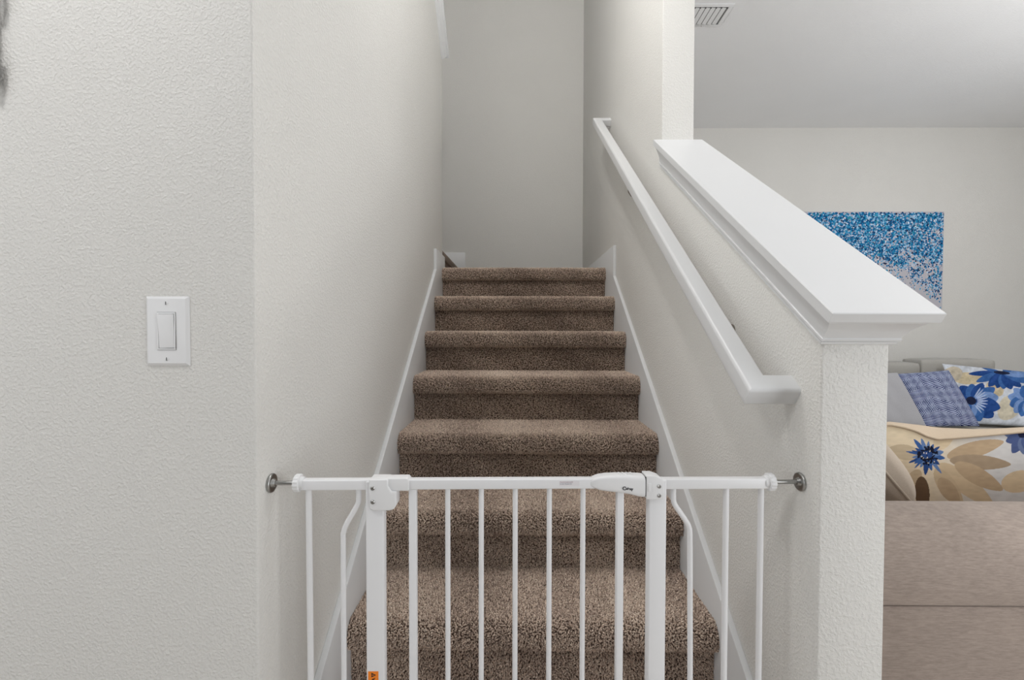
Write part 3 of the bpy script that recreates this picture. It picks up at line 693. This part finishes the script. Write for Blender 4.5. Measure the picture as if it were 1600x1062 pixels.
# blue flower cushion
pcb = [(1472, 568), (1668, 586), (1668, 672), (1500, 661)]
def blue_print(U, V_):
    X, Y = px_coords(pcb)(U, V_)
    col = np.tile(lin(198, 203, 211), X.shape + (1,)).astype(float)
    rg = np.random.default_rng(3)
    def put(mk, c): col[mk] = c
    be = lin(196, 182, 152); dk = lin(24, 66, 132); md = lin(52, 96, 158); lt_ = lin(112, 142, 192); nv_ = lin(14, 24, 56)
    def el(cx, cy, rx, ry, ang=0):
        a = math.radians(ang); dx, dy = X - cx, Y - cy; p_ = dx * math.cos(a) + dy * math.sin(a); q_ = -dx * math.sin(a) + dy * math.cos(a)
        return (p_ / rx) ** 2 + (q_ / ry) ** 2 < 1
    put(el(1506, 594, 22, 10, 5), be); put(el(1484, 586, 12, 14, 60), lin(188, 178, 160)); put(el(1545, 612, 15, 10, 30), be); put(el(1568, 640, 17, 20, 40), lin(200, 192, 172)); put(el(1622, 600, 14, 9), be)
    put(el(1640, 655, 20, 10), be)
    # flower a
    for a_, r1, w_, c in ((200, 30, 9, dk), (235, 30, 10, dk), (268, 27, 9, md), (300, 32, 9, dk), (330, 40, 9, md), (352, 40, 11, lt_), (15, 44, 11, dk), (35, 42, 11, dk), (60, 34, 10, md), (90, 28, 9, lt_), (130, 26, 9, md)):
        put(petal(X, Y, 1511, 630, a_, 3, r1, w_), c)
    for a_ in range(-60, 60, 12): put(petal(X, Y, 1511, 630, a_, 8, 24, 1.1), lin(168, 184, 214))
    put(el(1510, 629, 8, 6, 20), nv_)
    # flower b near the top
    for a_, r1, w_, c in ((178, 52, 5, dk), (160, 44, 6, md), (135, 32, 7, dk), (110, 27, 7, dk), (88, 27, 8, md), (66, 30, 8, dk), (42, 36, 8, dk), (20, 46, 8, md), (2, 52, 7, lt_), (200, 30, 4, md), (330, 40, 5, md)):
        put(petal(X, Y, 1558, 585, a_, 2, r1, w_), c)
    put(el(1558, 584.5, 13, 3.4, 4), nv_)
    # flower c at the right
    for a_, r1, w_, c in ((190, 28, 8, lt_), (160, 26, 9, md), (130, 26, 9, lt_), (100, 26, 9, md), (70, 26, 9, lt_), (220, 26, 7, lt_), (255, 22, 8, md), (290, 24, 8, lt_), (320, 26, 8, md), (350, 28, 8, lt_), (30, 28, 9, md)):
        put(petal(X, Y, 1593, 628, a_, 2, r1, w_), c)
    put(el(1593, 627, 4.5, 5), dk)
    v_ = 0.6 * vnoise(X + Y * .4, Y, 6.0, 1) + 0.4 * vnoise(X, Y, 2.4, 2)
    return np.clip(col * (0.72 + 0.50 * v_[..., None]) + 0.015 * v_[..., None], 0, 1)
cushion([Rcam(q[0], q[1], Yd) for q, Yd in zip(pcb, (3.31, 3.29, 3.00, 3.14))], 0.10,
        'throw pillow with big blue flowers behind the herringbone pillow', 'pillow', 'throw_pillow', M_print, M_beige, blue_print, n=260, pinch=0.03)

# cream flower cushion on the near sofa: lofted, its corded seam dips in the middle
def cream():
    seam = [(1330, 668), (1390, 664), (1412, 668), (1432, 674), (1448, 682), (1465, 686.5), (1500, 684), (1550, 679.5), (1600, 675), (1680, 670), (1730, 672)]
    rim = [(1330, 664), (1390, 659), (1440, 663.5), (1470, 667), (1520, 669.5), (1560, 669), (1600, 667), (1680, 664), (1730, 668)]
    nxs = 520; pxs = np.linspace(1330, 1730, nxs)
    sy = np.interp(pxs, *zip(*seam)); ry = np.interp(pxs, *zip(*rim))
    ker = np.ones(9) / 9; sy = np.convolve(np.pad(sy, 4, 'edge'), ker, 'valid'); ry = np.convolve(np.pad(ry, 4, 'edge'), ker, 'valid')
    nf = 230; V = []; PX = np.zeros((nf, nxs)); PY = np.zeros((nf, nxs))
    edge = np.clip(np.minimum(pxs - 1330, 1730 - pxs) / 40, 0, 1) ** 0.5
    for j in range(nf):
        t = j / (nf - 1)
        for i in range(nxs):
            pyb = 818.0; py_ = pyb + (sy[i] - pyb) * t
            Yd = 1.625 - 0.085 * edge[i] * (math.sin(math.pi * (0.5 * t + 0.28)) ** 1.5) - 0.02 * t
            PX[j, i] = pxs[i]; PY[j, i] = py_; V.append(Rcam(pxs[i], py_, Yd))
    V = np.array(V); idx = np.arange(nf * nxs).reshape(nf, nxs); Q = np.stack([idx[:-1, :-1], idx[:-1, 1:], idx[1:, 1:], idx[1:, :-1]], -1).reshape(-1, 4)
    X, Y = PX, PY
    g_ = smooth01(1430, 1560, X)[..., None]
    col = lin(222, 205, 176) * (1 - g_) + lin(208, 206, 204) * g_
    def put(mk, c): col[mk] = c
    def el(cx, cy, rx, ry_, ang=0):
        a = math.radians(ang); dx, dy = X - cx, Y - cy; p_ = dx * math.cos(a) + dy * math.sin(a); q_ = -dx * math.sin(a) + dy * math.cos(a)
        return (p_ / rx) ** 2 + (q_ / ry_) ** 2 < 1
    t1, t2, t3 = lin(186, 162, 132), lin(166, 146, 122), lin(206, 184, 152)
    put(petal(X, Y, 1452, 712, 38, 20, 128, 15), t3); put(petal(X, Y, 1450, 716, 55, 20, 95, 14), lin(200, 178, 146)); put(petal(X, Y, 1452, 712, -50, 14, 60, 13), lin(214, 194, 162))
    put(petal(X, Y, 1470, 716, -15, 10, 102, 12.5), t1); put(petal(X, Y, 1474, 718, 4, 10, 106, 11.5), t2)
    put(petal(X, Y, 1478, 716, 29, 16, 102, 13.5), t1); put(petal(X, Y, 1450, 725, 52, 28, 80, 12), t1)
    put(petal(X, Y, 1446, 712, 150, 10, 60, 12), lin(212, 194, 166)); put(petal(X, Y, 1446, 712, 190, 10, 60, 12), lin(196, 178, 150)); put(petal(X, Y, 1446, 716, 118, 20, 70, 12), lin(190, 168, 138))
    put(el(1441, 770, 11.5, 26, -4), lin(104, 82, 62))
    put(el(1592, 752, 28, 17, -12), t3); put(el(1640, 720, 24, 14, 10), t1); put(el(1690, 760, 20, 14, 10), t3)
    sl = lin(98, 112, 146)
    for a_, r1, w_ in ((185, 30, 7), (160, 28, 8), (120, 32, 9), (85, 30, 9), (60, 32, 9), (30, 30, 9), (0, 34, 8)): put(petal(X, Y, 1598, 680, a_, 2, r1, w_), sl if a_ % 2 else lin(74, 88, 130))
    put(el(1597, 679, 6, 5), lin(28, 34, 62))
    rg = np.random.default_rng(8)
    bl = [lin(56, 92, 150), lin(98, 126, 172), lin(42, 72, 128)]
    for k_, (a_, r1, w_) in enumerate(((-130, 33, 3.4), (-110, 28, 3.2), (-150, 22, 2.6), (-170, 34, 2.0), (172, 24, 2.6), (158, 32, 2.2), (148, 24, 3.2), (120, 22, 3.0), (96, 31, 4.2), (74, 25, 3.6), (52, 36, 2.8), (38, 24, 3.4), (10, 28, 4.0), (-12, 26, 4.6), (-35, 24, 2.4), (-60, 20, 2.8), (-85, 22, 2.6), (-163, 26, 1.6), (135, 28, 1.8))):
        put(petal(X, Y, 1449, 711, a_, 5, r1, w_), bl[k_ % 3])
    nvy = lin(16, 20, 40)
    for _ in range(70):
        an, rr_ = rg.uniform(0, 2 * math.pi), rg.uniform(6, 15); put(el(1451 + rr_ * math.cos(an) * 1.1, 711 + rr_ * math.sin(an), rg.uniform(1.2, 2.8), rg.uniform(1, 2.2), rg.uniform(0, 180)), nvy)
    put(el(1449, 710, 8, 6), bl[2])
    for _ in range(16):
        an, rr_ = rg.uniform(0, 2 * math.pi), rg.uniform(3, 12); put(el(1452 + rr_ * math.cos(an), 713 + rr_ * math.sin(an), 1.3, .8, rg.uniform(0, 180)), lin(222, 214, 198) if _ % 2 else nvy)
    v_ = 0.6 * vnoise(X * .35, Y, 3.0, 4) + 0.4 * vnoise(X, Y, 9.0, 5)
    col = np.clip(col * (0.90 + 0.18 * v_[..., None]), 0, 1)
    root = empty('throw_pillow', tuple(Rcam(1530, 818, 1.64))); tag(root, 'large cream throw pillow with tan petals and one blue flower, behind the taupe sofa back', 'pillow')
    mesh_np('front_cover', V, Q, col, M_print, root)
    # upper and rear cover
    V2 = []; secs = 14
    for j in range(secs):
        t = j / (secs - 1)
        for i in range(nxs):
            S0 = Rcam(pxs[i], sy[i], V[(nf - 1) * nxs + i][1]); R0 = Rcam(pxs[i], ry[i], 1.675); B0 = Rcam(pxs[i], 818, 1.66)
            B0.x = R0.x; B0.z = Rcam(pxs[i], 818, 1.625).z
            if t < 0.5:
                q = t / 0.5; pt = S0.lerp(R0, q); pt.z += 0.006 * math.sin(math.pi * q)
            else:
                q = (t - .5) / .5; pt = R0.lerp(B0, q); pt.y += 0.05 * math.sin(math.pi * q) * edge[i]
            V2.append(pt)
    idx = np.arange(secs * nxs).reshape(secs, nxs); Q2 = np.stack([idx[:-1, :-1], idx[:-1, 1:], idx[1:, 1:], idx[1:, :-1]], -1).reshape(-1, 4)
    mesh_np('back_cover', np.array(V2), Q2, None, M_tan, root)
    mb = MB(); mb.tube([Rcam(pxs[i], sy[i] - 0.5, V[(nf - 1) * nxs + i][1] - 0.003) for i in range(0, nxs, 5)], 0.0042, 8, (0, 1, 0.3)); o = mb.build('piping', M_tan, None, smooth=60); child_at_world(o, root)
cream()
# beige cushion poking out beside the half wall
A_ = Rcam(1427, 788, 1.235); B_ = Rcam(1300, 640, 1.235); dv = Vector((-0.26, -0.03, -0.23))
cn = [B_, A_, A_ + dv, B_ + dv]
def small():
    # seam plane runs up to the left; cover bulges to both sides
    root = empty('throw_pillow', tuple(A_)); tag(root, 'plain beige corded throw pillow half hidden by the half wall, by the cream one', 'pillow')
    n = 60; u = np.linspace(0, 1, n); U, V_ = np.meshgrid(u, u)
    a0, b0 = np.array(A_), np.array(B_); dvv = np.array(Vector((0.10, 0.20, -0.04)))
    P = a0 + (b0 - a0) * U[..., None] + dvv * V_[..., None]
    nn = np.array(Vector((0.80, 0.05, -0.25))); e1 = (b0 - a0) / np.linalg.norm(b0 - a0); nn = np.cross(e1, dvv / np.linalg.norm(dvv)); nn /= np.linalg.norm(nn)
    if nn[0] < 0: nn = -nn
    a, b = 2 * U - 1, 2 * V_ - 1; bul = ((1 - np.abs(a) ** 3.2) * (1 - np.abs(b) ** 3.2)) ** .42 * 0.060
    idx = np.arange(n * n).reshape(n, n); Q = np.stack([idx[:-1, :-1], idx[:-1, 1:], idx[1:, 1:], idx[1:, :-1]], -1).reshape(-1, 4)
    mesh_np('front_cover', (P + nn * bul[..., None]).reshape(-1, 3), Q, None, M_beige, root)
    mesh_np('back_cover', (P - nn * bul[..., None]).reshape(-1, 3), Q[:, ::-1], None, M_beige, root)
    path = [P[0, i] for i in range(n)] + [P[i, n - 1] for i in range(1, n)] + [P[n - 1, n - 1 - i] for i in range(1, n)] + [P[n - 1 - i, 0] for i in range(1, n - 1)]
    mb = MB(); path = [Vector(q) for q in path]; path.append(path[0]); mb.tube(path, 0.0035, 8, tuple(nn)); o = mb.build('piping', M_beige, None, smooth=60); child_at_world(o, root)
small()
